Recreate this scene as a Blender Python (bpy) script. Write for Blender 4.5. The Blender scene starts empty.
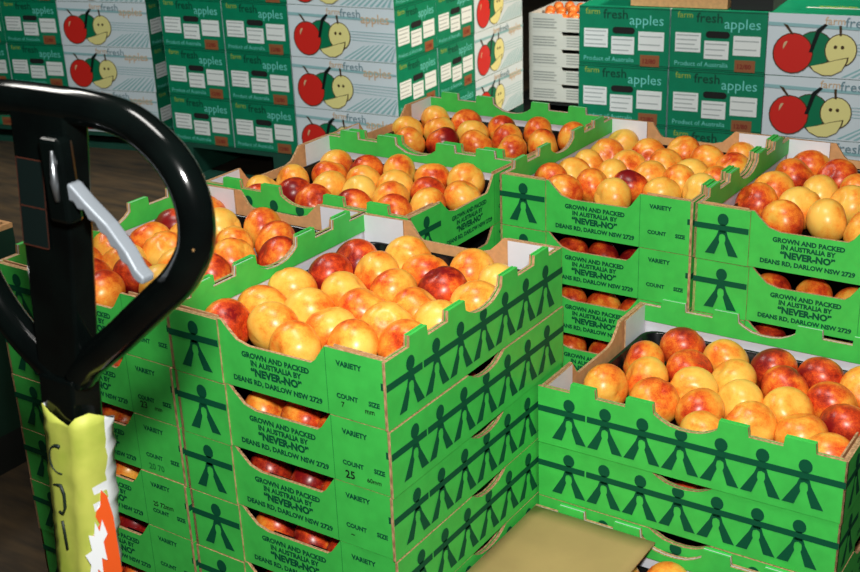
import bpy, bmesh, math, random
from mathutils import Vector, Matrix
random.seed(7)
PI = math.pi
C = bpy.context.scene.collection
Z0 = 0.91                      # height of the top of the front stacks above the floor
W, L, H = 0.37, 0.459, 0.09487 # pitch of the trays on the pallet, height of one tray

# ------------------------------------------------------------------ camera
cam_d = bpy.data.cameras.new('camera'); cam = bpy.data.objects.new('camera', cam_d); C.objects.link(cam)
RGT = Vector((0.8330085547387022, 0.5519840376115399, -0.037554892546787955))
DWN = Vector((0.17703438431237975, -0.33024500544854574, -0.9271445751054292))
FWD = Vector((-0.5241713217100639, 0.7656708552624636, -0.37281706894718836))
CAM = Vector((1.52760264, -1.0502723, .62473156 + Z0))
m = Matrix(((RGT.x, -DWN.x, -FWD.x), (RGT.y, -DWN.y, -FWD.y), (RGT.z, -DWN.z, -FWD.z))).to_4x4()
m.translation = CAM
cam.matrix_world = m
cam_d.sensor_width = 36; cam_d.lens = 1211.75 / 860 * 36
cam_d.clip_start = 0.05; cam_d.clip_end = 60
cam_d.dof.use_dof = True; cam_d.dof.focus_distance = 1.95; cam_d.dof.aperture_fstop = 14
bpy.context.scene.camera = cam

# ------------------------------------------------------------------ light
wd = bpy.data.worlds.new('world'); bpy.context.scene.world = wd; wd.use_nodes = True
wd.node_tree.nodes['Background'].inputs[0].default_value = (.8, .9, 1, 1)
wd.node_tree.nodes['Background'].inputs[1].default_value = 0.07
def area(name, loc, target, size, power, color=(1, 1, 1), sizey=None):
    d = bpy.data.lights.new(name, 'AREA'); d.energy = power; d.color = color; d.size = size
    if sizey: d.shape = 'RECTANGLE'; d.size_y = sizey
    o = bpy.data.objects.new(name, d); C.objects.link(o); o.location = loc
    o.rotation_euler = (Vector(target) - Vector(loc)).to_track_quat('-Z', 'Y').to_euler()
    return o
flash_at = CAM - DWN * 0.24 + RGT * 0.03
def spot(name, loc, target, power, angle, color=(1, 1, 1), size=.25):
    d = bpy.data.lights.new(name, 'SPOT'); d.energy = power; d.color = color; d.spot_size = math.radians(angle); d.spot_blend = .5; d.shadow_soft_size = size
    o = bpy.data.objects.new(name, d); C.objects.link(o); o.location = loc
    o.rotation_euler = (Vector(target) - Vector(loc)).to_track_quat('-Z', 'Y').to_euler()
area('camera_flash', flash_at, flash_at + FWD + DWN * .1, 0.10, 25, (1, .98, .94))
area('hall_lamp_front', (0.7, -.3, 3.6), (0.8, 0.3, 0), 1.2, 30, (1, .97, .92), .5)
area('hall_lamp_left', (-2.1, .5, 3.6), (.2, .2, .8), 1.5, 26, (1, .97, .9), .35)
spot('hall_spot_side', (2.6, 3.3, 3.5), (-1.2, 3.3, .7), 900, 34, (1, .88, .68))
spot('fill_spot_back', (-.6, -.2, 4.0), (-2.0, 3.2, .5), 320, 46, (.9, 1, .98))  # added fill light, aimed to brighten the left and middle carton stacks
spot('fill_spot_right', (.9, .6, 4.0), (.2, 3.2, .6), 240, 42, (.94, 1, .98))  # added fill light, brightens the right carton stack only
vs = bpy.context.scene.view_settings
vs.view_transform = 'Standard'; vs.look = 'None'; vs.gamma = 1; vs.exposure = 0.40; vs.use_curve_mapping = False

# ------------------------------------------------------------------ materials
def lin(c): return c / 12.92 if c <= .04045 else ((c + .055) / 1.055) ** 2.4
def rgb(r, g, b): return (lin(r / 255), lin(g / 255), lin(b / 255), 1)
def mat(name, col, rough=.6, metal=0, noise=None, col2=None, scale=60, bump=0, spec=.5, stretch=None, detail=3, lo=.35, hi=.65):
    m = bpy.data.materials.new(name); m.use_nodes = True
    n = m.node_tree.nodes; l = m.node_tree.links; p = n['Principled BSDF']
    p.inputs['Base Color'].default_value = col; p.inputs['Roughness'].default_value = rough
    p.inputs['Metallic'].default_value = metal; p.inputs['Specular IOR Level'].default_value = spec
    if noise or bump:
        tc = n.new('ShaderNodeTexCoord'); nz = n.new('ShaderNodeTexNoise'); nz.inputs['Scale'].default_value = scale
        nz.inputs['Detail'].default_value = detail
        mp = n.new('ShaderNodeMapping'); mp.inputs['Scale'].default_value = stretch or (1, 1, 1)
        l.new(tc.outputs['Object'], mp.inputs[0]); l.new(mp.outputs[0], nz.inputs['Vector'])
        if noise:
            rp = n.new('ShaderNodeValToRGB'); rp.color_ramp.elements[0].position = lo; rp.color_ramp.elements[1].position = hi
            rp.color_ramp.elements[0].color = col; rp.color_ramp.elements[1].color = col2 or tuple([c * (1 + noise) for c in col[:3]] + [1])
            l.new(nz.outputs['Fac'], rp.inputs[0]); l.new(rp.outputs[0], p.inputs['Base Color'])
        if bump:
            b = n.new('ShaderNodeBump'); b.inputs['Strength'].default_value = bump; b.inputs['Distance'].default_value = .002
            l.new(nz.outputs['Fac'], b.inputs['Height']); l.new(b.outputs[0], p.inputs['Normal'])
    return m
M = {}
M['green'] = mat('green_card', rgb(64, 192, 78), .5, noise=.15, scale=35)
M['ink'] = mat('dark_green_ink', rgb(0, 84, 54), .7, spec=.25)
M['kraft'] = mat('kraft_card', rgb(200, 150, 100), .8, noise=.2, scale=80)
M['edge'] = mat('corrugated_edge', rgb(205, 165, 120), .9, noise=1, col2=rgb(150, 112, 76), scale=300, stretch=(1, 1, .3))
M['white'] = mat('white_card', rgb(222, 224, 232), .6, noise=.04, scale=40)
M['plastic'] = mat('black_plastic', rgb(12, 14, 16), .2)
M['sheet'] = mat('kraft_sheet', rgb(168, 142, 90), .7, noise=.12, scale=14)
M['pen'] = mat('pen_ink', rgb(10, 30, 22), .6)
M['stamp'] = mat('stamp_ink', rgb(20, 125, 55), .6)
M['cgreen'] = mat('carton_green', rgb(0, 120, 84), .45, noise=.1, scale=20)
M['cdark'] = mat('carton_dark_green_print', rgb(0, 62, 44), .5)
M['cwhite'] = mat('carton_white', rgb(206, 216, 222), .5)
M['cpale'] = mat('carton_pale_teal_print', rgb(140, 182, 186), .5)
M['clight'] = mat('carton_light_print', rgb(110, 200, 190), .5)
M['cyel'] = mat('carton_yellow_print', rgb(150, 170, 60), .5)
M['ctan'] = mat('carton_tan_print', rgb(205, 170, 130), .5)
M['cgrey'] = mat('carton_grey_print', rgb(110, 140, 150), .5)
M['label'] = mat('paper_label', rgb(222, 226, 224), .6)
M['lline'] = mat('label_grey_print', rgb(165, 172, 172), .6)
M['sticker'] = mat('brown_sticker', rgb(140, 84, 48), .6)
M['sred'] = mat('sticker_red_print', rgb(120, 34, 24), .6)
M['hole'] = mat('painted_hole_shade', rgb(14, 12, 12), .9)  # near-black colour stands in for the shade inside the hand holes
M['ared'] = mat('print_red', rgb(205, 38, 30), .45)
M['agreen'] = mat('print_apple_green', rgb(0, 112, 74), .45)
M['acream'] = mat('print_cream', rgb(226, 216, 142), .45)
M['abrown'] = mat('print_brown', rgb(70, 50, 25), .45)
M['black'] = mat('print_black', rgb(14, 22, 22), .4)
M['pallet'] = mat('pallet_wood', rgb(120, 92, 62), .85, noise=1, col2=rgb(80, 60, 40), scale=12, stretch=(1, 8, 8))
M['gpallet'] = mat('green_pallet', rgb(8, 62, 48), .7, noise=.3, scale=10)
M['dark'] = mat('black_pallet', rgb(20, 22, 22), .7)
M['paint'] = mat('black_enamel', rgb(4, 6, 6), .14, noise=1, col2=rgb(6, 11, 10), scale=20)
M['chip'] = mat('worn_paint_chip', rgb(120, 90, 50), .6)
M['steel'] = mat('bare_steel', rgb(160, 165, 170), .3, metal=.9)
M['alloy'] = mat('silver_lever', rgb(150, 158, 166), .4, metal=.4)
M['rubber'] = mat('grey_rubber', rgb(40, 40, 42), .8)
M['orangeline'] = mat('orange_line', rgb(70, 30, 16), .6)
M['teal'] = mat('dark_teal_plate', rgb(10, 22, 21), .4)
M['paper'] = mat('yellow_green_tape', rgb(184, 190, 84), .6, noise=1, col2=rgb(150, 168, 58), scale=22, bump=.3, lo=.4, hi=.75)
M['torn'] = mat('torn_paper_edge', rgb(218, 222, 224), .8)
M['orange'] = mat('orange_card', rgb(215, 82, 24), .5)
M['bin'] = mat('dark_green_card', rgb(5, 44, 30), .7, noise=.3, scale=8)
M['tgrey'] = mat('grey_white_card', rgb(196, 200, 196), .6)
M['tprint'] = mat('faint_grey_print', rgb(140, 146, 144), .6)
M['tomato'] = mat('small_red_fruit', rgb(225, 80, 30), .3, noise=1, col2=rgb(235, 140, 60), scale=14)
M['wall'] = mat('painted_wall', rgb(96, 104, 98), .8, noise=.1, scale=3)
M['ceil'] = mat('ceiling_sheet', rgb(120, 124, 120), .8)
M['floor'] = mat('brown_floor', rgb(76, 58, 34), .85, noise=1, col2=rgb(34, 26, 16), scale=4, stretch=(1.2, 6, 1), detail=8, lo=.3, hi=.7, bump=.3)

def fruit_mat():
    m = bpy.data.materials.new('nectarine_skin'); m.use_nodes = True
    n = m.node_tree.nodes; l = m.node_tree.links; p = n['Principled BSDF']
    tc = n.new('ShaderNodeTexCoord'); oi = n.new('ShaderNodeObjectInfo')
    sp = n.new('ShaderNodeSeparateColor'); l.new(oi.outputs['Color'], sp.inputs[0])
    ofs = n.new('ShaderNodeVectorMath'); ofs.operation = 'MULTIPLY_ADD'
    cmb = n.new('ShaderNodeCombineXYZ')
    for k in range(3): l.new(oi.outputs['Random'], cmb.inputs[k])
    l.new(cmb.outputs[0], ofs.inputs[0]); ofs.inputs[1].default_value = (9, 7, 5); l.new(tc.outputs['Object'], ofs.inputs[2])
    n1 = n.new('ShaderNodeTexNoise'); n1.inputs['Scale'].default_value = 16; n1.inputs['Detail'].default_value = 2
    n2 = n.new('ShaderNodeTexNoise'); n2.inputs['Scale'].default_value = 130; n2.inputs['Detail'].default_value = 3
    n3 = n.new('ShaderNodeTexNoise'); n3.inputs['Scale'].default_value = 600; n3.inputs['Detail'].default_value = 1
    for q in (n1, n2, n3): l.new(ofs.outputs[0], q.inputs['Vector'])
    def mth(op, a, b, c=None):
        x = n.new('ShaderNodeMath'); x.operation = op
        for i, v in enumerate((a, b, c)):
            if v is None: continue
            if isinstance(v, (int, float)): x.inputs[i].default_value = v
            else: l.new(v, x.inputs[i])
        return x.outputs[0]
    a = mth('MULTIPLY_ADD', n1.outputs['Fac'], 1.9, -.95)
    b = mth('MULTIPLY_ADD', n2.outputs['Fac'], .55, -.275)
    c = mth('MULTIPLY_ADD', n3.outputs['Fac'], .35, -.175)
    s = mth('ADD', mth('ADD', a, b), c)
    f = mth('ADD', s, sp.outputs['Red'])
    r = n.new('ShaderNodeValToRGB'); e = r.color_ramp.elements
    e[0].position = .0; e[0].color = rgb(252, 202, 92); e[1].position = 1; e[1].color = rgb(128, 18, 20)
    for pos, cc in ((.3, rgb(251, 180, 70)), (.52, rgb(244, 136, 44)), (.74, rgb(214, 72, 28))):
        q = e.new(pos); q.color = cc
    l.new(f, r.inputs[0]); l.new(r.outputs[0], p.inputs['Base Color'])
    p.inputs['Roughness'].default_value = .32; p.inputs['Specular IOR Level'].default_value = .45
    p.inputs['Subsurface Weight'].default_value = .12; p.inputs['Subsurface Radius'].default_value = (.012, .005, .002)
    p.inputs['Subsurface Scale'].default_value = .5
    return m
M['fruit'] = fruit_mat()

# ------------------------------------------------------------------ helpers
class MB:
    """collects faces for ONE mesh object"""
    def __init__(s): s.bm = bmesh.new(); s.mats = []
    def mi(s, k):
        if k not in s.mats: s.mats.append(k)
        return s.mats.index(k)
    def face(s, pts, k, smooth=False):
        f = s.bm.faces.new([s.bm.verts.new(p) for p in pts]); f.material_index = s.mi(k); f.smooth = smooth; return f
    def prism(s, pts, o, ux, uy, t, front, back, edge):
        """polygon in the plane (o, ux, uy); thickness t goes to the back, away from ux x uy"""
        o = Vector(o); ux = Vector(ux); uy = Vector(uy); n = ux.cross(uy).normalized()
        P = [o + ux * x + uy * y for x, y in pts]; A = [s.bm.verts.new(p) for p in P]; B = [s.bm.verts.new(p - n * t) for p in P]
        f = s.bm.faces.new(A); f.material_index = s.mi(front)
        f = s.bm.faces.new(B[::-1]); f.material_index = s.mi(back)
        for i in range(len(P)):
            j = (i + 1) % len(P)
            f = s.bm.faces.new((A[j], A[i], B[i], B[j]))
            f.material_index = s.mi(edge(pts[i], pts[j]) if callable(edge) else edge)
    def flat(s, pts, o, ux, uy, k):
        o = Vector(o); ux = Vector(ux); uy = Vector(uy)
        s.face([o + ux * x + uy * y for x, y in pts], k)
    def box(s, lo, hi, k, mtx=None):
        v = [Vector((x, y, z)) for x in (lo[0], hi[0]) for y in (lo[1], hi[1]) for z in (lo[2], hi[2])]
        if mtx: v = [mtx @ p for p in v]
        V = [s.bm.verts.new(p) for p in v]
        for q in ((0, 1, 3, 2), (4, 6, 7, 5), (0, 4, 5, 1), (2, 3, 7, 6), (0, 2, 6, 4), (1, 5, 7, 3)):
            f = s.bm.faces.new([V[i] for i in q]); f.material_index = s.mi(k)
    def text(s, st, o, ux, uy, size, k, align='CENTER', bold=.012):
        o = Vector(o); ux = Vector(ux); uy = Vector(uy)
        vs_, fs_ = text_geo(st, align, bold)
        V = [s.bm.verts.new(o + ux * (x * size) + uy * (y * size)) for x, y in vs_]
        for f in fs_:
            try: q = s.bm.faces.new([V[i] for i in f]); q.material_index = s.mi(k)
            except ValueError: pass
    def tube(s, pts, r, k, seg=14, cap=True, smooth=True, flatten=1):
        pts = [Vector(p) for p in pts]; rings = []
        rr = r if isinstance(r, (list, tuple)) else [r] * len(pts)
        up = None
        for i, p in enumerate(pts):
            t = ((pts[min(i + 1, len(pts) - 1)] - pts[max(i - 1, 0)])).normalized()
            if up is None: up = t.orthogonal().normalized()
            up = (up - t * up.dot(t)).normalized(); b = t.cross(up)
            rings.append([s.bm.verts.new(p + (up * math.cos(2 * PI * a / seg) + b * math.sin(2 * PI * a / seg) * flatten) * rr[i]) for a in range(seg)])
        for i in range(len(pts) - 1):
            for a in range(seg):
                f = s.bm.faces.new((rings[i][a], rings[i][(a + 1) % seg], rings[i + 1][(a + 1) % seg], rings[i + 1][a])); f.material_index = s.mi(k); f.smooth = smooth
        if cap:
            for q in (rings[0][::-1], rings[-1]): f = s.bm.faces.new(q); f.material_index = s.mi(k)
    def mesh(s, name):
        me = bpy.data.meshes.new(name); s.bm.normal_update(); s.bm.to_mesh(me); s.bm.free()
        for k in s.mats: me.materials.append(M[k])
        return me
    def build(s, name, parent=None, recalc=False):
        if recalc: bmesh.ops.recalc_face_normals(s.bm, faces=s.bm.faces)
        return link(name, s.mesh(name), parent)
def link(name, me, parent=None):
    o = bpy.data.objects.new(name, me); C.objects.link(o); o.parent = parent; return o
_tc = {}
def text_geo(st, align, bold):
    key = (st, align, bold)
    if key in _tc: return _tc[key]
    cu = bpy.data.curves.new('lettering', 'FONT'); cu.body = st; cu.align_x = align; cu.size = 1; cu.offset = bold; cu.resolution_u = 2
    o = bpy.data.objects.new('lettering', cu); C.objects.link(o)
    bpy.context.view_layer.update()
    me = o.evaluated_get(bpy.context.evaluated_depsgraph_get()).to_mesh()
    r = ([(v.co.x, v.co.y) for v in me.vertices], [tuple(p.vertices) for p in me.polygons])
    o.to_mesh_clear() if hasattr(o, 'to_mesh_clear') else None
    bpy.data.objects.remove(o); bpy.data.curves.remove(cu)
    _tc[key] = r; return r
def tag(o, label, cat, group=None, kind=None):
    o['label'] = label; o['category'] = cat
    if group: o['group'] = group
    if kind: o['kind'] = kind
    return o
def thing(name, label, cat, loc=(0, 0, 0), rz=0, group=None):
    o = bpy.data.objects.new(name, None); C.objects.link(o); o.location = loc; o.rotation_euler = (0, 0, rz); o.empty_display_size = .05
    return tag(o, label, cat, group)
def copy_tree(o, parent=None):
    c = o.copy(); C.objects.link(c); c.parent = parent
    for ch in o.children: copy_tree(ch, c)
    return c
def structure(o): o['kind'] = 'structure'; return o
def ell(cx, cy, rx, ry, n=20, a0=0, a1=2 * PI):
    return [(cx + rx * math.cos(a0 + (a1 - a0) * i / n), cy + ry * math.sin(a0 + (a1 - a0) * i / n)) for i in range(n if abs(a1 - a0 - 2 * PI) < 1e-6 else n + 1)]

# ------------------------------------------------------------------ the hall
X0, X1, Y0, Y1, HC = -8, 5.5, -4.5, 8.5, 4.4
b = MB(); b.box((X0, Y0, -.1), (X1, Y1, 0), 'floor'); structure(b.build('floor'))
b = MB(); b.box((X0, Y0, HC), (X1, Y1, HC + .1), 'ceil'); structure(b.build('ceiling'))
b = MB(); b.box((X0, Y1, 0), (X1, Y1 + .15, HC), 'wall'); structure(b.build('wall_back'))
b = MB(); b.box((X0, Y0 - .15, 0), (X1, Y0, HC), 'wall'); structure(b.build('wall_front'))
b = MB(); b.box((X0 - .15, Y0 - .15, 0), (X0, Y1 + .15, HC), 'wall'); structure(b.build('wall_left'))
b = MB(); b.box((X1, Y0 - .15, 0), (X1 + .15, Y1 + .15, HC), 'wall'); structure(b.build('wall_right'))

# ------------------------------------------------------------------ pallets
def pallet(label, loc, rz, h, key, size=1.2, name='wooden_pallet'):
    t = thing(name, label, 'pallet', loc, rz)
    db = MB(); db.box((0, 0, -.0), (size, .1, .018), key); me = db.mesh('deck_board')
    for z in (0, h - .018):
        for i in range(7 if z else 3):
            n = 6 if z else 2
            o = link('deck_board' if z else 'base_board', me, t); o.location = (0, (size - .1) * i / n, z)
    sb = MB(); sb.box((0, 0, 0), (.1, size, h - .036), key); me = sb.mesh('stringer')
    for i in range(3): o = link('stringer', me, t); o.location = ((size - .1) * i / 2, 0, .018)
    return t
pallet('wooden pallet beneath the green nectarine trays', (-.005, -.005, 0), 0, Z0 - 8 * H, 'pallet', 1.21)

# ------------------------------------------------------------------ nectarine tray
TW, TL, TH = W - .004, L - .004, H - .001     # outer size of a tray
def side_profile(zb=0, tab=1.155):
    """outline of a long wall, x along the wall 0..1, y in tray heights"""
    top = [(0, 1), (.115, 1), (.118, tab), (.203, tab), (.206, 1), (.309, 1), (.312, tab), (.40, tab), (.404, 1.0), (.425, .93), (.455, .865), (.49, .838),
           (.525, .838), (.56, .865), (.59, .93), (.611, 1.0), (.615, tab), (.704, tab), (.708, 1), (.812, 1), (.815, tab), (.905, tab), (.909, 1), (1, 1)]
    return [(1, zb), (1, 1)][:1] + top[::-1] + [(0, zb)]
def man(cx, s=1.0):
    """a paper-chain figure in tray heights about cx: list of polygons"""
    P = [ell(cx, .775, .100, .112, 16)]
    P.append([(cx - .06, .54), (cx + .06, .54), (cx + .045, .69), (cx - .045, .69)])
    P.append([(cx - .105, .47), (cx - .055, .47), (cx - .045, .50), (cx, .52), (cx + .045, .50), (cx + .055, .47), (cx + .105, .47), (cx + .07, .58), (cx - .07, .58)])
    P.append([(cx - .30, .13), (cx - .125, .13), (cx - .045, .36), (cx - .06, .41), (cx - .055, .47), (cx - .105, .47)])
    P.append([(cx + .125, .13), (cx + .30, .13), (cx + .105, .47), (cx + .055, .47), (cx + .06, .41), (cx + .045, .36)])
    return P
def edge_side(p, q):
    return 'green' if p[1] > TH * 1.1 and q[1] > TH * 1.1 else 'edge'
def side_wall_mesh(tab=1.155):
    b = MB(); prof = [(x * TL, y * TH) for x, y in side_profile(tab=tab)]
    # outside face looks to +x; seen from outside, left to right = +y
    o = Vector((TW / 2, -TL / 2, 0)); ux = Vector((0, 1, 0)); uy = Vector((0, 0, 1))
    b.prism(prof, o, ux, uy, .0045, 'green', 'white', edge_side)
    prof2 = [(min(max(x, .014), .986) * TL, y * TH) for x, y in side_profile(zb=.70, tab=tab)]
    b.prism(prof2, o + Vector((-.0062, 0, 0)), ux, uy, .0028, 'green', 'green', edge_side)
    e = o + Vector((.0005, 0, 0))
    for x0, x1 in ((0, .172), (.178, 1)):
        b.flat([(x0 * TL, .57 * TH), (x1 * TL, .57 * TH), (x1 * TL, .675 * TH), (x0 * TL, .675 * TH)], e, ux, uy, 'ink')
    e2 = e + Vector((.0002, 0, 0))
    for i in range(7):
        c = (.114 + i * .128) * TL / TH
        for P in man(c):
            P = [(x * TH, y * TH) for x, y in P]
            if i == 3: P = [(x, min(y, .835 * TH)) for x, y in P]
            b.flat(P, e2, ux, uy, 'ink')
    return b.mesh('side_wall')
def end_wall_mesh():
    b = MB(); f0, f1 = .255, .745      # flap | lowered middle | full height
    o = Vector((-TW / 2 + .0048, -TL / 2 + .003, 0)); ux = Vector((1, 0, 0)); uy = Vector((0, 0, 1)); w = TW - .0096
    prof = [(0, 0), (w, 0), (w, TH), (f1 * w, TH), ((f1 - .045) * w, .76 * TH), ((f1 - .065) * w, .70 * TH), ((f0 + .13) * w, .69 * TH), ((f0 + .075) * w, .745 * TH), ((f0 + .03) * w, .90 * TH), ((f0 + .005) * w, TH), (0, TH)]
    b.prism(prof, o, ux, uy, .0045, 'green', 'kraft', 'edge')
    e = o + Vector((0, -.0005, 0)); t = e
    def T(s, x, z, size, k='ink', bold=.03, al='CENTER'): b.text(s, t + ux * (x * w) + uy * (z * TH), ux, uy, size, k, al, bold + .018)
    c = (f0 + f1) / 2 + .01
    T('GROWN AND PACKED', c, .52, .0108); T('IN AUSTRALIA BY', c, .405, .0108); T('\u201cNEVER-NO\u201d', c, .255, .0150, bold=.035)
    T('DEANS RD, DARLOW NSW 2729', c, .115, .0104)
    T('VARIETY', .85, .77, .0100); T('COUNT', .835, .29, .0092); T('SIZE', .952, .29, .0092)
    b.flat([(w * .985, .57 * TH), (w * 1.0, .57 * TH), (w * 1.0, .675 * TH), (w * .985, .675 * TH)], e, ux, uy, 'ink')
    b.flat([(w * f1 + .0006, 0), (w * f1 + .0014, 0), (w * f1 + .0014, TH), (w * f1 + .0006, TH)], e, ux, uy, 'stamp')
    return b.mesh('end_wall')
def flap_mesh():
    b = MB(); o = Vector((-TW / 2, -TL / 2, 0)); w = .253 * TW; ux = Vector((1, 0, 0)); uy = Vector((0, 0, 1))
    b.prism([(0, 0), (w, 0), (w, TH * .995), (0, TH)], o, ux, uy, .0028, 'green', 'kraft', 'edge')
    e = o + Vector((0, -.0005, 0))
    b.flat([(0, .57 * TH), (w * .985, .57 * TH), (w * .985, .675 * TH), (0, .675 * TH)], e, ux, uy, 'ink')
    for P in man(w / TH * .52): b.flat([(x * TH, y * TH) for x, y in P], e - Vector((0, .0002, 0)), ux, uy, 'ink')
    return b.mesh('corner_flap')
def lining_mesh(side):
    b = MB(); w = .215 * TW; x = -TW / 2 + .0075 if side < 0 else TW / 2 - .0075 - w
    y = -TL / 2 + .0105
    b.prism([(0, 0), (w, 0), (w, TH * .97), (0, TH * .985)], (x, y, .003), (1, 0, 0), (0, 0, 1), .0026, 'kraft', 'white', 'edge')
    return b.mesh('corner_lining')
def bottom_mesh():
    b = MB(); b.box((-TW / 2 + .005, -TL / 2 + .008, .001), (TW / 2 - .005, TL / 2 - .008, .004), 'kraft'); return b.mesh('bottom_panel')
def liner_mesh():
    b = MB(); a, c = TW / 2 - .0145, TL / 2 - .018
    def ring(ins, z, r=.028):
        x, y = a - ins, c - ins; p = []
        for qx, qy, a0 in ((x - r, y - r, 0), (-x + r, y - r, PI / 2), (-x + r, -y + r, PI), (x - r, -y + r, 1.5 * PI)):
            p += [(qx + r * math.cos(a0 + i * PI / 10), qy + r * math.sin(a0 + i * PI / 10), z) for i in range(6)]
        return p
    R = [ring(.001, .052), ring(.004, .055), ring(.007, .052), ring(.016, .010), ring(.03, .0062)]
    V = [[b.bm.verts.new(p) for p in r] for r in R]; k = b.mi('plastic')
    for i in range(len(R) - 1):
        for j in range(len(R[0])):
            q = (j + 1) % len(R[0]); f = b.bm.faces.new((V[i][j], V[i][q], V[i + 1][q], V[i + 1][j])); f.smooth = True; f.material_index = k
    f = b.bm.faces.new(V[-1]); f.material_index = k
    return b.mesh('fruit_liner')
ME = dict(side_wall=side_wall_mesh(), end_wall=end_wall_mesh(), corner_flap=flap_mesh(), bottom_panel=bottom_mesh(), fruit_liner=liner_mesh())
side_plain = side_wall_mesh(1.0)
ME['la'], ME['lb'] = lining_mesh(-1), lining_mesh(1)
def make_tray():
    t = thing('fruit_tray', 'green cardboard fruit tray', 'fruit tray')
    for r in (0, PI):
        for nm in ('side_wall', 'end_wall', 'corner_flap'): link(nm, ME[nm], t).rotation_euler.z = r
        for k in ('la', 'lb'): link('corner_lining', ME[k], t).rotation_euler.z = r
    link('bottom_panel', ME['bottom_panel'], t); link('fruit_liner', ME['fruit_liner'], t)
    return t
tray0 = make_tray(); used = [False]
def place_tray(cx, cy, z, rz, label, group):
    if not used[0]: t = tray0; used[0] = True
    else: t = copy_tree(tray0)
    t.location = (cx, cy, z); t.rotation_euler = (0, 0, rz); tag(t, label, 'fruit tray', group); return t

# ------------------------------------------------------------------ nectarine
def nectarine_mesh():
    b = MB(); nu, nv = 26, 18; k = b.mi('fruit'); rings = []
    for j in range(1, nv):
        th = PI * j / nv; ring = []
        for i in range(nu):
            ph = 2 * PI * i / nu; r = 1.0
            r -= .20 * math.exp(-(th / .30) ** 2)                                   # stem dimple
            r += .035 * math.exp(-((PI - th) / .22) ** 2)                           # blossom tip
            r -= .055 * math.exp(-((math.atan2(math.sin(ph), math.cos(ph))) / .16) ** 2) * math.sin(th) ** .5   # suture
            ring.append(b.bm.verts.new((r * math.sin(th) * math.cos(ph), r * math.sin(th) * math.sin(ph) * 1.02, r * math.cos(th) * .95)))
        rings.append(ring)
    top = b.bm.verts.new((0, 0, .78)); bot = b.bm.verts.new((0, 0, -.99))
    for j in range(len(rings) - 1):
        for i in range(nu):
            q = (i + 1) % nu; f = b.bm.faces.new((rings[j][i], rings[j + 1][i], rings[j + 1][q], rings[j][q])); f.smooth = True
    for i in range(nu):
        q = (i + 1) % nu
        for tri in ((top, rings[0][i], rings[0][q]), (bot, rings[-1][q], rings[-1][i])): f = b.bm.faces.new(tri); f.smooth = True
    me = b.mesh('nectarine'); me.transform(Matrix.Scale(.0325, 4)); return me
NM = nectarine_mesh()
def tone(v):
    return ('yellow-orange' if v <= .25 else 'orange' if v <= .5 else 'orange-red' if v <= .75 else 'dark red')
def nectarine(x, y, z, red, label, group, s=1.0):
    o = link('nectarine', NM); o.location = (x, y, z)
    o.rotation_euler = (random.uniform(.3, 1.5) * random.choice((-1, 1)), random.uniform(-.9, .9), random.uniform(0, 6.28))
    s *= random.uniform(.985, 1.03); o.scale = (s * 1.03, s * 1.02, s * .95); o.color = (red * .82 + .06, 0, 0, 1)
    tag(o, label, 'nectarine', group); return o
ORD = ['first', 'second', 'third', 'fourth', 'fifth', 'sixth', 'seventh', 'eighth']

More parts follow.
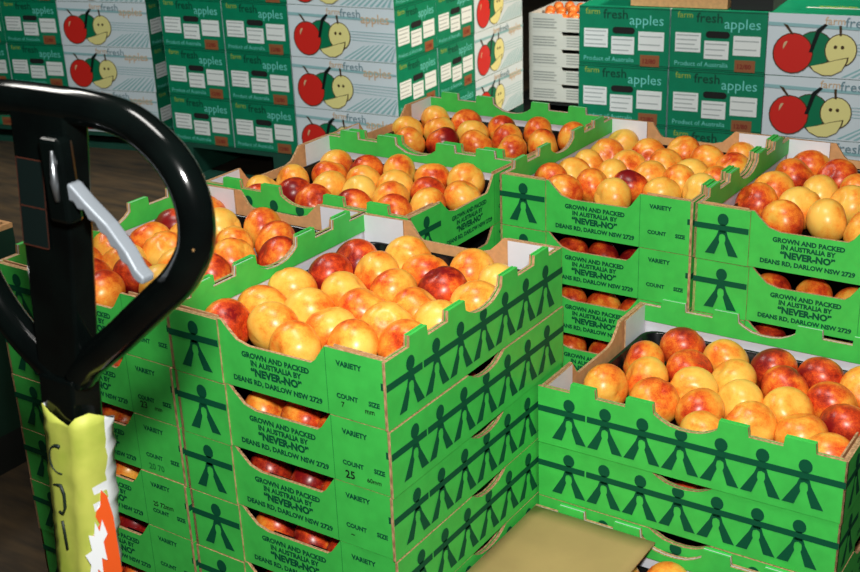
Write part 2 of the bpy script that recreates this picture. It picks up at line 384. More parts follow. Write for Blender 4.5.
# ------------------------------------------------------------------ the pallet load of trays
STK = {  # x0, y0, along which axis the tray is long, top level, number of trays, words for the stack
    'front_left': (0, 0, 'y', 0, 8, 'stack behind the jack handle'),
    'front_middle': (W, 0, 'y', 0, 8, 'tall front centre stack'),
    'front_right': (2 * W, W, 'x', 2, 6, 'low front right stack'),
    'corner': (2 * W, 0, 'x', 4, 4, 'bottom right corner stack'),
    'left_back': (0, L, 'x', 0, 8, 'sideways stack behind the front centre'),
    'far_back': (0, L + W, 'x', 0, 8, 'farthest sideways stack'),
    'right_back': (L, 2 * W, 'y', 0, 8, 'rear centre-right stack'),
    'right_edge': (L + W, 2 * W, 'y', 0, 8, 'rear right-edge stack'),
}
FR = {
'front_middle': [(0.045, 0.069, 0.75), (0.048, 0.142, 0.45), (0.113, 0.09, 0.35), (0.045, 0.213, 0.35), (0.119, 0.161, 0.15), (0.177, 0.059, 0.3), (0.062, 0.282, 0.97), (0.055, 0.358, 0.97), (0.126, 0.236, 0.25), (0.182, 0.129, 0.35), (0.123, 0.319, 0.4), (0.187, 0.2, 0.6), (0.245, 0.096, 0.3), (0.126, 0.398, 0.35), (0.186, 0.274, 0.5), (0.186, 0.359, 0.55), (0.25, 0.167, 0.3), (0.249, 0.241, 0.4), (0.243, 0.317, 0.85), (0.242, 0.403, 0.5), (0.312, 0.299, 0.4), (0.304, 0.37, 0.35), (0.309, 0.127, 0.6), (0.311, 0.207, 0.5)],
'front_left': [(0.045, 0.131, 0.6), (0.107, 0.096, 0.5), (0.169, 0.062, 0.6), (0.045, 0.202, 0.5), (0.107, 0.167, 0.25), (0.056, 0.273, 0.8), (0.045, 0.343, 0.95), (0.12, 0.302, 0.9), (0.169, 0.133, 0.95), (0.239, 0.12, 0.15), (0.134, 0.233, 0.5), (0.196, 0.198, 0.3), (0.053, 0.414, 0.8), (0.125, 0.373, 0.2), (0.206, 0.313, 0.35), (0.255, 0.262, 0.6), (0.184, 0.414, 0.6), (0.256, 0.362, 0.7), (0.306, 0.311, 0.8), (0.267, 0.192, 0.6)],
'left_back': [(0.061, 0.183, 0.5), (0.111, 0.126, 0.9), (0.065, 0.313, 0.3), (0.101, 0.247, 0.6), (0.152, 0.181, 0.3), (0.176, 0.105, 0.6), (0.146, 0.305, 0.95), (0.186, 0.244, 0.6), (0.22, 0.182, 0.2), (0.253, 0.122, 0.9), (0.211, 0.325, 0.3), (0.257, 0.246, 0.35), (0.295, 0.177, 0.35), (0.337, 0.124, 0.6), (0.291, 0.319, 0.4), (0.334, 0.242, 0.9), (0.373, 0.181, 0.3), (0.362, 0.326, 0.4), (0.405, 0.246, 0.55), (0.044, 0.117, 0.2), (0.085, 0.063, 0.4)],
'far_back': [(0.044, 0.227, 0.3), (0.103, 0.149, 0.6), (0.051, 0.326, 0.4), (0.099, 0.267, 0.2), (0.158, 0.189, 0.9), (0.133, 0.326, 0.75), (0.181, 0.274, 0.2), (0.246, 0.182, 0.6), (0.225, 0.326, 0.8), (0.276, 0.257, 0.5), (0.327, 0.186, 0.6), (0.314, 0.326, 0.7), (0.362, 0.257, 0.65), (0.394, 0.326, 0.75)],
'right_back': [(0.044, 0.117, 0.97), (0.057, 0.184, 0.4), (0.094, 0.071, 0.5), (0.123, 0.132, 0.6), (0.054, 0.255, 0.3), (0.053, 0.334, 0.35), (0.048, 0.415, 0.2), (0.126, 0.201, 0.45), (0.126, 0.279, 0.15), (0.18, 0.095, 0.3), (0.183, 0.163, 1), (0.128, 0.363, 0.55), (0.188, 0.231, 0.2), (0.188, 0.311, 0.45), (0.25, 0.148, 0.3), (0.254, 0.216, 0.4), (0.18, 0.415, 0.75), (0.25, 0.284, 0.2), (0.247, 0.375, 0.5), (0.311, 0.178, 0.1), (0.308, 0.343, 0.55), (0.302, 0.415, 0.5), (0.314, 0.261, 0.4)],
'right_edge': [(0.046, 0.169, 0.6), (0.05, 0.242, 0.55), (0.114, 0.101, 0.85), (0.058, 0.337, 0.5), (0.119, 0.179, 0.35), (0.064, 0.413, 0.4), (0.125, 0.265, 0.2), (0.178, 0.136, 0.15), (0.126, 0.371, 0.75), (0.189, 0.226, 0.25), (0.183, 0.309, 0.5), (0.247, 0.113, 0.3)],
'front_right': [(0.068, 0.235, 0.65), (0.101, 0.318, 0.95), (0.058, 0.116, 0.45), (0.101, 0.172, 0.35), (0.141, 0.112, 0.35), (0.145, 0.24, 0.9), (0.181, 0.303, 0.35), (0.177, 0.176, 0.25), (0.212, 0.115, 0.5), (0.245, 0.052, 0.3), (0.218, 0.236, 0.25), (0.252, 0.173, 0.3), (0.291, 0.113, 0.45), (0.258, 0.307, 0.92), (0.296, 0.247, 0.75), (0.322, 0.181, 0.3), (0.361, 0.121, 0.4), (0.333, 0.307, 0.75), (0.37, 0.234, 0.7), (0.409, 0.174, 0.95), (0.414, 0.073, 0.5), (0.403, 0.296, 0.5)],
'corner': [(0.237, 0.324, 0.4), (0.166, 0.307, 0.7)],
}
SHORT = {'front_left': 'tray behind the black jack handle', 'front_middle': 'front centre tray', 'front_right': 'low front right tray',
 'corner': 'bottom right corner tray', 'left_back': 'sideways tray behind front centre', 'far_back': 'farthest back tray',
 'right_back': 'rear centre right tray', 'right_edge': 'tray at the rear right edge'}
SHOWN = {'front_left': 6, 'front_middle': 6, 'front_right': 2, 'corner': 1, 'left_back': 2, 'far_back': 1, 'right_back': 4, 'right_edge': 3}
trays = {}
SZ = dict(front_middle=1.13, front_left=1.12, front_right=1.14, right_edge=1.13, corner=1.13)
for key, (x0, y0, ax, lv, n, words) in STK.items():
    w, h = (W, L) if ax == 'y' else (L, W)
    dz = -.014 if key == 'corner' else 0
    for i in range(n):
        lab = ('open-topped' if i == 0 else '') 
        lab = f'open green fruit tray of nectarines on top of the {words}' if i == 0 else f'green fruit tray, {ORD[i]} from the top of the {words}'
        rng = random.Random(hash((x0, y0, i)) % 9999 if False else int(x0 * 971 + y0 * 577 + i * 131))
        jx, jy, jr = rng.uniform(-.0015, .0015), rng.uniform(-.0015, .0015), rng.uniform(-.004, .004)
        if key == 'front_left' and i == 0: jx = .006
        z = Z0 - (lv + i + 1) * H + dz
        t = place_tray(x0 + w / 2 + jx, y0 + h / 2 + jy, z, (0 if ax == 'y' else PI / 2) + jr, lab, 'green nectarine trays on the pallet')
        trays[key, i] = t
        if i > 0:       # the tabs of a covered tray sit inside the one above
            for c in t.children:
                if c.name.startswith('side_wall'): c.data = side_plain
        # fruit glimpsed through the lowered end of the covered trays
        if 0 < i < SHOWN[key] and ax == 'y':
            for q, (u, v) in enumerate(((-.062, -.182), (.004, -.180), (.068, -.184))):
                red = rng.choice((.5, .7, .85, .95))
                nectarine(x0 + w / 2 + u + rng.uniform(-.003, .003), y0 + h / 2 + v, z + .042, red,
                    f'{tone(red)} nectarine, end opening, {ORD[i]} tray of the {words}, ' + ('left', 'middle', 'right')[q], 'nectarines glimpsed through the tray openings', .98)
        if 0 < i < SHOWN[key] + (key == 'corner'):
            # one by the round cut-out of the long wall
            red = rng.choice((.85, .95, .6))
            if ax == 'y': p = (x0 + w - .047, y0 + h / 2 + .004)
            else: p = (x0 + w / 2 + .004, y0 + .047)
            nectarine(p[0], p[1], z + .042, red, f'{tone(red)} nectarine, side cut-out, {ORD[i]} tray, {words}', 'nectarines glimpsed through the tray openings')
            if key == 'left_back':
                for u in (.10, .17): nectarine(x0 + w - .045, y0 + u, z + .042, .7, f'orange-red nectarine, end slot, {ORD[i]} tray, {words}, ' + ('nearer' if u < .15 else 'farther'), 'nectarines glimpsed through the tray openings')
# loose fruit of the open trays: rows counted from the front, order from the left
for key, F in FR.items():
    x0, y0, ax, lv, n, words = STK[key]
    zt = Z0 - lv * H - (.014 if key == 'corner' else 0)
    rows = {}
    for f in F:
        # depth seen from the camera
        rows.setdefault(0, []).append(f)
    F2 = sorted(F, key=lambda f: (x0 + f[0]) * FWD.x + (y0 + f[1]) * FWD.y)
    nr = max(1, round(len(F) / 4.5)); per = math.ceil(len(F) / nr)
    names = {}
    for r in range(nr):
        R = sorted(F2[r * per:(r + 1) * per], key=lambda f: f[0] * RGT.x + f[1] * RGT.y)
        for i, f in enumerate(R):
            rw = 'only' if nr == 1 else 'front' if r == 0 else 'back' if r == nr - 1 else ORD[r]
            where = f'{rw} row of the {SHORT[key]}, ' + ('leftmost' if i == 0 else 'rightmost' if i == len(R) - 1 else f'{ORD[i]} from left')
            names[f] = where
    for f in F:
        nectarine(x0 + f[0], y0 + f[1], zt - .046 + random.uniform(-.002, .004), f[2], f'{tone(f[2])} nectarine, {names[f]}', f'nectarines in the {SHORT[key]}', SZ.get(key, 1.06))
# handwriting and stamps on a few end walls
def note(key, i, items):
    t = trays[key, i]; b = MB()
    for s, x, z, size, ink in items:
        b.text(s, (-TW / 2 + x * TW, -TL / 2 + .0020, z * TH), (1, .0, .04), (0, 0, 1), size, ink, 'LEFT', .02)
    o = b.build('handwritten_note', t); o['label'] = 'dark handwritten figures under the printed count'
note('front_middle', 0, [('7', .80, .17, .010, 'pen'), ('mm', .90, .17, .010, 'pen')])
note('front_middle', 1, [('25', .79, .09, .016, 'pen'), ('60mm', .885, .12, .009, 'pen')])
note('front_middle', 2, [('\u223c', .80, .14, .012, 'pen')])
note('front_left', 1, [('23', .79, .15, .015, 'pen'), ('mm', .87, .17, .010, 'pen')])
note('front_left', 2, [('20 70', .79, .08, .014, 'stamp')])
note('front_left', 3, [('25 72mm', .79, .42, .011, 'pen')])

# the bare sheet of card lying over part of the corner tray
zc = Z0 - 4 * H - .014
b = MB(); nx, ny = 10, 12; x0, x1, y0, y1 = W * 2 + .004, .9425, -.02, W - .0125
top = []; 
for i in range(nx + 1):
    for j in range(ny + 1):
        x = x0 + (x1 - x0) * i / nx; y = y0 + (y1 - y0) * j / ny
        top.append((x, y, zc + .0028 - .003 * math.sin(PI * i / nx) * math.sin(PI * j / ny)))
V = [b.bm.verts.new(p) for p in top]; V2 = [b.bm.verts.new((p[0], p[1], p[2] - .0022)) for p in top]; g = lambda i, j: i * (ny + 1) + j
for i in range(nx):
    for j in range(ny):
        b.bm.faces.new((V[g(i, j)], V[g(i + 1, j)], V[g(i + 1, j + 1)], V[g(i, j + 1)])).smooth = True
        b.bm.faces.new((V2[g(i, j)], V2[g(i, j + 1)], V2[g(i + 1, j + 1)], V2[g(i + 1, j)]))
loop = [g(i, 0) for i in range(nx)] + [g(nx, j) for j in range(ny)] + [g(i, ny) for i in range(nx, 0, -1)] + [g(0, j) for j in range(ny, 0, -1)]
b.mi('sheet'); k = b.mi('edge')
for a, c in zip(loop, loop[1:] + loop[:1]): b.bm.faces.new((V[c], V[a], V2[a], V2[c])).material_index = k
tag(b.build('card_sheet'), 'bare brown card sheet lying over the corner tray in the foreground', 'cardboard sheet')

# ------------------------------------------------------------------ apple cartons behind
CE, CS, CH = .3338, .4985, .2092
def carton_body():
    b = MB(); w, l, h = CE - .004, CS - .004, CH - .002
    b.box((-w / 2, -l / 2, 0), (w / 2, l / 2, h), 'cgreen')
    uy = Vector((0, 0, 1))
    # green ends
    for sg in (1, -1):
        o = Vector((-w / 2 * sg, -l / 2 * sg - .0006 * sg, 0)); ux = Vector((sg, 0, 0))
        T = lambda s, x, y, sz, k, bo=.0: b.text(s, o + ux * (x * w) + uy * (y * h), ux, uy, sz, k, 'LEFT', bo)
        T('farm', .07, .865, .030, 'cyel'); T('fresh', .27, .80, .046, 'cdark', .012); T('apples', .56, .71, .050, 'clight')
        T('Product of Australia', .05, .07, .023, 'clight')
        for z in (.004, h - .006): b.flat([(0, z), (w, z), (w, z + .002), (0, z + .002)], o, ux, uy, 'cdark')
    # white sides with the apple picture
    for sg in (1, -1):
        o = Vector((w / 2 * sg + .0006 * sg, -l / 2 * sg, 0)); ux = Vector((0, sg, 0)); lay = [0]
        def F(P, k):
            lay[0] += 1; b.flat([(x * l, y * h) for x, y in P], o + Vector((sg * .00012 * lay[0], 0, 0)), ux, uy, k)
        F([(0, 0), (1, 0), (1, 1), (0, 1)], 'cwhite')
        for i in range(9):      # ploughed-field lines
            x = .50 + i * .055
            F([(x, .02), (x + .028, .02), (min(1, x + .22 - i * .01), .34 - abs(i - 4) * .012), (min(1, x + .205 - i * .01), .34 - abs(i - 4) * .012)], 'cpale')
        for i in range(4): F([(.45 + .03 * i, .40 + .05 * i), (1, .36 + .06 * i), (1, .372 + .06 * i), (.45 + .03 * i, .41 + .05 * i)], 'cpale')
        F([(.0, .80), (1, .76), (1, .80), (.0, .86)], 'cpale')
        F(ell(.315, .45, .125, .29), 'abrown'); F(ell(.315, .45, .118, .275), 'agreen')
        F(ell(.485, .45, .105, .265), 'abrown'); F(ell(.485, .45, .098, .25), 'acream')
        F(ell(.175, .37, .135, .33), 'abrown'); F(ell(.175, .37, .127, .315), 'ared')
        sl_ = lambda g: [(.29 + g, .17 + g), (.32, .10 + g), (.38, .035 + g), (.44, .04 + g), (.50, .12 + g), (.535 - g, .26), (.54 - g, .35 - g * 2), (.46, .30 - g), (.37, .23 - g)]
        F(sl_(0), 'abrown'); F(sl_(.010), 'acream')
        F([(.16, .67), (.175, .67), (.13, .82), (.10, .84)], 'abrown')
        F([(.28, .40), (.305, .40), (.345, .72), (.39, .84), (.37, .86), (.32, .76)], 'black')
        F([(.47, .68), (.485, .68), (.48, .84), (.462, .84)], 'abrown')
        F(ell(.45, .50, .012, .03, 8), 'abrown'); F(ell(.495, .50, .012, .03, 8), 'abrown')
        F(ell(.13, .47, .022, .09, 10, 1.2, 3.6), 'ctan')
        T = lambda s, x, y, sz, k, bo=.0: b.text(s, o + ux * (x * l) + uy * (y * h) + Vector((sg * .004, 0, 0)) * .5, ux, uy, sz, k, 'LEFT', bo)
        T('farm', .37, .85, .036, 'ctan'); T('fresh', .50, .81, .048, 'cgrey', .005); T('apples', .69, .72, .052, 'ctan', .005)
    # lettering on the lid
    b.text('apples', (0, .05, h + .0006), (0, 1, 0), (-1, 0, 0), .05, 'cyel')
    b.flat([(-.10, 0), (.10, 0), (.10, .012), (-.10, .012)], (-.03, .05, h + .0006), (0, 1, 0), (-1, 0, 0), 'label')
    return b.mesh('carton_body')
def carton():
    t = thing('apple_carton', 'apple carton', 'carton'); w, l, h = CE - .004, CS - .004, CH - .002
    link('carton_body', carton_body(), t); o = (-w / 2, -l / 2, 0); ux = (1, 0, 0); uy = (0, 0, 1)
    def rect(nm, x0, y0, x1, y1, k, off, lines=0, txt=None):
        b = MB(); oo = Vector(o) + Vector((0, -off, 0))
        b.prism([(x0 * w, y0 * h), (x1 * w, y0 * h), (x1 * w, y1 * h), (x0 * w, y1 * h)], oo, ux, uy, .0006, k, k, k)
        for i in range(lines):
            yy = y1 - (y1 - y0) * (i + .6) / (lines + .3)
            b.flat([((x0 + .015) * w, (yy - .008) * h), ((x1 - .02 - .02 * (i % 3)) * w, (yy - .008) * h), ((x1 - .02 - .02 * (i % 3)) * w, (yy + .012) * h), ((x0 + .015) * w, (yy + .012) * h)], oo + Vector((0, -.0003, 0)), ux, uy, 'lline')
        if txt: b.text(txt, oo + Vector((x0 * w + .006, -.0003, (y0 + .28 * (y1 - y0)) * h)), ux, uy, .022, 'sred', 'LEFT', .03)
        b.build(nm, t)
    rect('paper_label', .055, .30, .325, .62, 'label', .0012, 4); rect('paper_label', .365, .20, .62, .50, 'label', .0012, 3); rect('paper_label', .665, .28, .945, .60, 'label', .0012, 2)
    rect('brown_sticker', .69, .01, .90, .205, 'sticker', .0016, 0, '12/80')
    b = MB(); P = ell(.41 * w, .605 * h, .035 * w, .055 * h, 8, PI / 2, 1.5 * PI) + ell(.59 * w, .605 * h, .035 * w, .055 * h, 8, -PI / 2, PI / 2)
    b.prism(P, Vector(o) + Vector((0, -.0014, 0)), ux, uy, .001, 'hole', 'hole', 'hole')  # flat slot, no real opening; its inner shade is put into the colour
    b.build('painted_hand_hole', t)
    return t
c0 = carton(); c_used = [False]
def apple_stack(name, x, y, ztop, yaw, k0, k1, parts, words, key):
    ph = ztop + Z0 - 3 * CH; d = Vector((math.cos(yaw), math.sin(yaw), 0)); e = Vector((-d.y, d.x, 0))
    base = Vector((x, y, 0)) 
    pallet(f'dark green pallet under the {words}', base, yaw, ph - .002, key, 1.166, 'green_pallet')
    lay = {'A': (CE / 2, CS / 2, 0, 'leftmost column'), 'B': (CE * 1.5, CS / 2, 0, 'second green column'),
           'C': (2 * CE + CS / 2, CE / 2, PI / 2, 'white picture-side corner column'),
           'D': (2 * CE + CS / 2, CE * 1.5, PI / 2, 'middle column of its right face'), 'E': (CE * 1.5 + CS, 2 * CE + CS / 2, 0, 'far column of its right face')}
    for k in range(k0, k1):
        for q in parts(k):
            u, v, r, w_ = lay[q]; row = 3 - k
            t = c0 if not c_used[0] else copy_tree(c0); c_used[0] = True
            p = base + d * u + e * v; t.location = (p.x, p.y, ztop + Z0 - (k + 1) * CH + .0005); t.rotation_euler = (0, 0, yaw + r + random.uniform(-.006, .006))
            tag(t, f'apple carton, {words}, {w_}, {ORD[row - 1]} layer up', 'carton', 'apple cartons in the ' + words)
apple_stack('left', -3.859, 2.6741, -.1988, .2208, -1, 3, lambda k: 'ABCDE', 'far left stack', 'gpallet')
apple_stack('middle', -2.3564, 2.6621, -.1145, .0836, -2, 3, lambda k: 'ABCDE', 'middle background stack', 'gpallet')
apple_stack('right', -.4717, 2.8799, -.0761, .1223, 0, 3, lambda k: 'ABCD', 'right background stack', 'gpallet')
# kraft tray on top of the right stack
d = Vector((math.cos(.1223), math.sin(.1223), 0)); e = Vector((-d.y, d.x, 0)); q = Vector((-.4717, 2.8799, Z0 - .0761 + .001)) + d * .185 + e * .02
t = thing('kraft_tray', 'low brown card tray lying on top of the right background stack', 'box', q, .1223)
b = MB()
for lo, hi in (((0, 0, 0), (.34, .30, .004)),): b.box(lo, hi, 'kraft')
b.build('bottom_panel', t)
for lo, hi in (((0, 0, .004), (.34, .004, .10)), ((0, .296, .004), (.34, .30, .10)), ((0, .004, .004), (.004, .296, .10)), ((.336, .004, .004), (.34, .296, .10))):
    b = MB(); b.box(lo, hi, 'kraft'); b.build('side_wall', t)
t = thing('dark_crate', 'dark low crate on the right background stack beside the brown tray', 'box', q + d * .352, .1223)
b = MB()
for lo, hi in (((0, 0, 0), (.14, .30, .01)), ((0, 0, .01), (.14, .01, .09)), ((0, .29, .01), (.14, .30, .09)), ((0, .01, .01), (.01, .29, .09)), ((.13, .01, .01), (.14, .29, .09))): b.box(lo, hi, 'dark')
b.build('crate_shell', t)

# ------------------------------------------------------------------ stack of grey trays with small red fruit
sx, sy, yaw = -1.33, 4.05, .12
t = pallet('black pallet under the stack of grey-white trays', (sx - .1, sy, 0), yaw, .152, 'dark', .8, 'black_pallet')
gt = thing('grey_tray', 'tray', 'tray', (sx, sy, .155), yaw); gw, gd, gh = .42, .36, .083
b = MB(); b.box((0, 0, 0), (gw, gd, .004), 'tgrey'); b.build('bottom_panel', gt)
b = MB(); b.prism([(0, .004), (gw, .004), (gw, gh * .80), (.17, gh * .80), (.165, gh), (0, gh)], (0, 0, 0), (1, 0, 0), (0, 0, 1), .004, 'tgrey', 'tgrey', 'tgrey')
for x0_, x1_ in ((.02, .14), (.19, .30), (.33, .41)):
    for i in range(4): b.flat([(x0_, .014 + i * .013), (x1_ - .012 * (i % 2), .014 + i * .013), (x1_ - .012 * (i % 2), .020 + i * .013), (x0_, .020 + i * .013)], (0, -.0005, 0), (1, 0, 0), (0, 0, 1), 'tprint')
b.build('front_wall', gt)
b = MB(); b.box((0, gd - .004, .004), (gw, gd, gh), 'tgrey'); b.build('back_wall', gt)
for x_ in (0, gw - .004): b = MB(); b.box((x_, .0042, .004), (x_ + .004, gd - .0042, gh * .98), 'tgrey'); b.build('side_wall', gt)
for i in range(5):
    t = gt if i == 0 else copy_tree(gt); t.location.z = .155 + i * (gh + .001)
    tag(t, f'grey-white printed tray, {ORD[i]} up in the stack between the apple cartons', 'tray', 'grey-white trays between the apple cartons')
b = MB()
bmesh.ops.create_uvsphere(b.bm, u_segments=14, v_segments=10, radius=.026)
for f in b.bm.faces: f.smooth = True
b.mi('tomato'); fm = b.mesh('small_red_fruit')
R2 = random.Random(3)
for i in range(6):
    for j in range(4):
        x, y = .045 + i * .058 + (j % 2) * .02, .04 + j * .06; o = link('small_red_fruit', fm)
        zz = .155 + 4 * (gh + .001) + .047 + R2.uniform(0, .012) + j * .008
        o.location = (sx + x * math.cos(yaw) - y * math.sin(yaw), sy + x * math.sin(yaw) + y * math.cos(yaw), zz)
        tag(o, f'small orange-red round fruit on the grey tray stack, {ORD[j]} row, {ORD[i]} from left', 'fruit', 'small orange-red fruit on the grey tray stack')

# ------------------------------------------------------------------ dark green bulk bin at the far left
t = thing('bulk_bin', 'dark green bulk bin with brown rim standing on the floor at far left', 'bin', (-1.98, -.412, 0), 0)
b = MB(); b.box((0, 0, .10), (1.1, 1.1, .12), 'bin')
bw = [((0, 0, .12), (1.1, .012, .61)), ((0, 1.088, .12), (1.1, 1.1, .61)), ((0, .012, .12), (.012, 1.088, .61)), ((1.088, .012, .12), (1.1, 1.088, .61))]
for lo, hi in bw: b.box(lo, hi, 'bin')
b.build('bin_body', t)
b = MB()
for lo, hi in bw: b.box((lo[0], lo[1], .61), (hi[0], hi[1], .622), 'kraft')
b.build('rim', t)
for x in (0, .5, 1.0): b = MB(); b.box((x, 0, 0), (x + .1, 1.1, .10), 'dark'); b.build('skid', t)

# ------------------------------------------------------------------ pallet jack with its handle in the foreground
PY = -.38
AX = lambda z: .664 + .115 * (z - .28 - Z0)             # centre line of the tilted shaft at height z
def hp(x, z, dy=0): return (x, PY + dy, z + Z0)
jack = thing('pallet_jack', 'black pallet jack with looped handle standing before the front left stack', 'pallet jack', (0, 0, 0))
right = [(.690, .3945), (.722, .3945), (.757, .392), (.780, .387), (.802, .376), (.821, .361), (.834, .342), (.840, .318), (.837, .292), (.826, .272), (.809, .252), (.785, .232), (.757, .209), (.727, .184), (.700, .163), (.678, .146), (.662, .128)]
left = [(.653, .119), (.633, .127), (.606, .141), (.578, .162), (.555, .187), (.540, .215), (.532, .248), (.530, .285), (.535, .320), (.547, .350), (.567, .374), (.592, .388), (.620, .3935), (.655, .3945)]
ctrl = left + right
def smooth(P, n=4):
    out = []
    for i in range(len(P) - 1):
        p0, p1, p2, p3 = [Vector(P[max(0, min(len(P) - 1, i + k))]) for k in (-1, 0, 1, 2)]
        for s in range(n):
            u = s / n; out.append(.5 * ((2 * p1) + (p2 - p0) * u + (2 * p0 - 5 * p1 + 4 * p2 - p3) * u * u + (3 * p1 - p0 - 3 * p2 + p3) * u ** 3))
    out.append(Vector(P[-1])); return out
ctrl = [c for i, c in enumerate(ctrl) if i % 1 == 0]
b = MB(); b.tube([hp(p.x, p.y) for p in smooth(ctrl)], .0158, 'paint', 20); b.build('handle_loop', jack)
# box column inside the loop
def shaft(z0, z1, w0, w1, d0, key, nm, par=jack, n=1):
    b = MB(); pts = []
    for z, w in ((z0, w0), (z1, w1)):
        c = AX(z); pts.append([(c - w, PY - d0, z), (c + w, PY - d0, z), (c + w, PY + d0, z), (c - w, PY + d0, z)])
    V = [[b.bm.verts.new(p) for p in r] for r in pts]; b.mi(key)
    for i in range(4): b.bm.faces.new((V[0][i], V[0][(i + 1) % 4], V[1][(i + 1) % 4], V[1][i]))
    b.bm.faces.new(V[0][::-1]); b.bm.faces.new(V[1])
    o = b.build(nm, par)
    md = o.modifiers.new('bevel', 'BEVEL'); md.width = .003; md.segments = 2
    return o
shaft(Z0 + .12, Z0 + .395, .028, .036, .014, 'paint', 'handle_column')
shaft(.19, Z0 + .13, .022, .024, .018, 'paint', 'handle_shaft')
# warning plate with an orange outline
b = MB(); zc0, zc1 = Z0 + .262, Z0 + .345; yy = PY - .0152
def quad(x0, z0, x1, z1, k, y):
    c0_, c1_ = AX(z0) - .664, AX(z1) - .664
    b.flat([(0, 0), (1, 0), (1, 1), (0, 1)], (0, 0, 0), (1, 0, 0), (0, 0, 1), k) if False else b.face([(.664 + c0_ + x0, y, z0), (.664 + c0_ + x1, y, z0), (.664 + c1_ + x1, y, z1), (.664 + c1_ + x0, y, z1)], k)
quad(-.030, zc0, .006, zc1, 'teal', yy)
for z in (zc0, zc0 + .038, zc1): quad(-.030, z, .006, z + .0012, 'orangeline', yy - .0004)
for x in (-.030, .005): quad(x, zc0, x + .001, zc1, 'orangeline', yy - .0004)
b.build('warning_plate', jack)
# lever housing
b = MB(); b.box((.690, PY - .028, Z0 + .296), (.716, PY - .010, Z0 + .372), 'paint'); o = b.build('lever_housing', jack); md = o.modifiers.new('bevel', 'BEVEL'); md.width = .004; md.segments = 2
b = MB(); b.tube([hp(.708, .362, -.028), hp(.709, .335, -.031), hp(.707, .318, -.029)], [.0015, .0035, .0025], 'steel', 10); b.build('pivot_pin', jack)
# scalloped silver lever
b = MB()
topl = [(.684, .332), (.697, .328), (.712, .314), (.737, .294), (.757, .271), (.766, .256), (.774, .249)]
botl = [(.766, .2445), (.760, .250), (.756, .259), (.748, .263), (.745, .272), (.738, .275), (.734, .284), (.727, .287), (.722, .296), (.715, .297), (.710, .306), (.703, .306), (.698, .313), (.690, .314), (.685, .318)]
b.prism([(x + .022 - (x - .684) * .02, z + .003 + (x - .684) * .10) for x, z in (topl + [(.772, .243)] + botl)][::-1], (0, PY - .024, Z0), (1, 0, 0), (0, 0, 1), .014, 'alloy', 'alloy', 'alloy')
o = b.build('control_lever', jack, recalc=True); md = o.modifiers.new('bevel', 'BEVEL'); md.width = .0018; md.segments = 2
# worn paint chips on the loop
rr = random.Random(5); path = smooth(ctrl)
for i in (64, 78, 88, 100, 112):
    b = MB(); p = path[min(i, len(path) - 1)]; a = rr.uniform(-.3, .9); n_ = Vector((math.sin(a), -math.cos(a), 0)); u_ = Vector((n_.y, -n_.x, 0)) * -1
    c = Vector(hp(p.x, p.y)) + n_ * .0162; s = rr.uniform(.0008, .0017)
    b.face([c + u_ * s * math.cos(t_) + Vector((0, 0, 1)) * s * 1.6 * math.sin(t_) for t_ in [k * PI / 4 + .3 * rr.random() for k in range(8)]], 'chip')
    b.build('paint_chip', jack)
# body low down: pump, yoke, steering wheels, forks
bx = AX(.2)
b = MB(); b.tube([(bx, PY + .02, .10), (bx, PY + .02, .34)], .045, 'paint', 24); b.tube([(bx, PY + .02, .34), (bx, PY + .02, .42)], .02, 'steel', 16); b.build('pump', jack)
b = MB(); b.box((bx - .16, PY + .08, .09), (bx + .16, PY + .12, .40), 'paint'); b.build('chassis_plate', jack)
for s in (-1, 1):
    b = MB(); b.tube([(bx + s * .035, PY + .02, .09), (bx + s * .085, PY + .02, .09)], .088, 'rubber', 28); b.build('steering_wheel', jack)
    b = MB(); b.box((bx + s * .17 - .08, PY + .115, .045), (bx + s * .17 + .08, .90, .085), 'paint'); b.build('fork', jack)
b = MB(); b.tube([(bx - .09, PY + .02, .09), (bx + .09, PY + .02, .09)], .014, 'steel', 12); b.build('axle', jack)

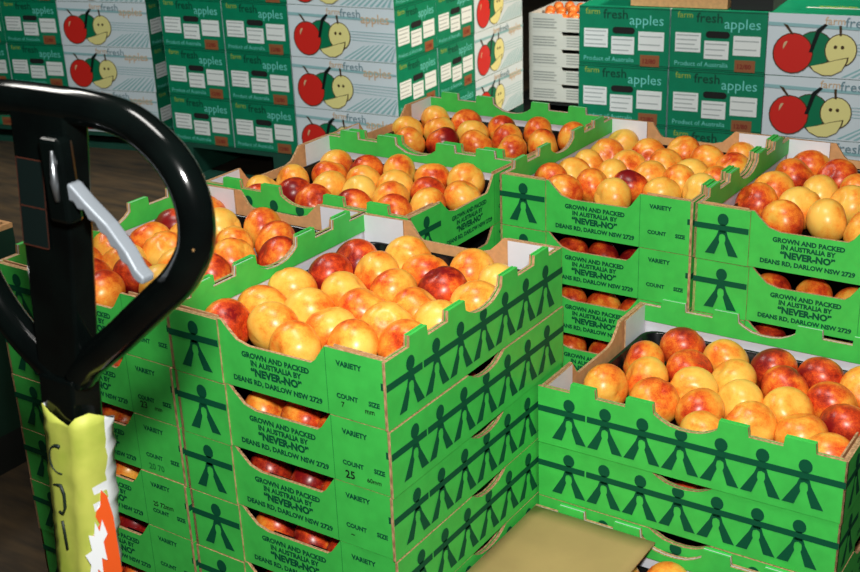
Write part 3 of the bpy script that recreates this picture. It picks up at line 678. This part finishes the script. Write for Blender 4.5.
# torn yellow-green sleeve round the shaft
sl = thing('paper_sleeve', 'torn yellow-green paper sleeve with black handwriting wrapped round the jack shaft', 'sleeve', (0, 0, 0))
b = MB(); rr = random.Random(11); NZ = 26; zb, zt = Z0 - .16, Z0 + .092
cols = [-.018, -.0165, -.006, .006, .018, .031, .037, .040, .038]
ypr = [-.012, -.021, -.0235, -.022, -.021, -.0235, -.012, .004, .018]
def sp(i, j, off=0):
    fz = j / NZ; z = zb + (zt - zb) * fz; nar = .86 + .14 * fz
    w = 1.0 if i not in (0, 1, 7, 8) else 1 + rr.uniform(-.05, .05)
    jag = 0
    if j == NZ: jag = (.004, .008, .002, -.005, -.008, .004, .006, -.003, -.012)[i]
    return Vector((AX(z) + cols[i] * nar * w, PY + ypr[i] + rr.uniform(-.0012, .0012) - off, z + jag))
V = [[b.bm.verts.new(sp(i, j)) for i in range(9)] for j in range(NZ + 1)]
b.mi('paper'); kt = b.mi('torn')
for j in range(NZ):
    for i in range(8):
        f = b.bm.faces.new((V[j][i], V[j][i + 1], V[j + 1][i + 1], V[j + 1][i])); f.smooth = True
        if i == 0 or (i == 7) or (i == 6 and rr.random() < .35 and j < 18): f.material_index = kt
o = b.build('sleeve_wrap', sl); md = o.modifiers.new('solid', 'SOLIDIFY'); md.thickness = .0012; md.offset = 0
def stroke(P, w=.0016):
    b = MB(); y = PY - .0240
    b.tube([(AX(z + Z0) + x + .019, y, z + Z0) for x, z in P], w, 'pen', 6, flatten=.5); return b.build('pen_stroke', sl)
stroke([(-.016 + .013 * math.cos(a), .043 + .016 * math.sin(a)) for a in [PI * .42 + i * PI * 1.15 / 12 for i in range(13)]])
stroke([(-.026, .012), (-.016, .013), (-.012, .004), (-.012, -.012), (-.016, -.021), (-.021, -.019)])
stroke([(-.018, -.030), (-.016, -.045), (-.014, -.064)], .0014)
# orange strip and white torn patch on the right flank
fo = Vector((.6, .8, 0)).normalized()
b = MB(); P = [(.004, -.16), (.030, -.16), (.030, -.045), (.027, -.02), (.022, -.012), (.019, -.03), (.012, -.038), (.016, -.05), (.008, -.062), (.011, -.08), (.004, -.095)]
b.prism([(x, z + Z0 + .02) for x, z in P], (AX(Z0 - .06) + .032, PY - .0215, 0), fo, (.0, 0, 1), .0012, 'orange', 'torn', 'torn'); b.build('orange_strip', sl)['label'] = 'orange torn strip'
b = MB(); P = [(-.002, -.112), (.003, -.104), (.005, -.116), (.009, -.100), (.013, -.108), (.014, -.088), (.019, -.092), (.018, -.07), (.023, -.062), (.020, -.045), (.016, -.058), (.013, -.046), (.010, -.062), (.005, -.060), (.006, -.078), (-.001, -.082), (.003, -.094)]
b.prism([(x, z + Z0 + .02) for x, z in P], (AX(Z0 - .06) + .0325, PY - .0235, 0), fo, (.0, 0, 1), .0012, 'torn', 'torn', 'torn'); b.build('torn_patch', sl)['label'] = 'white torn patch'
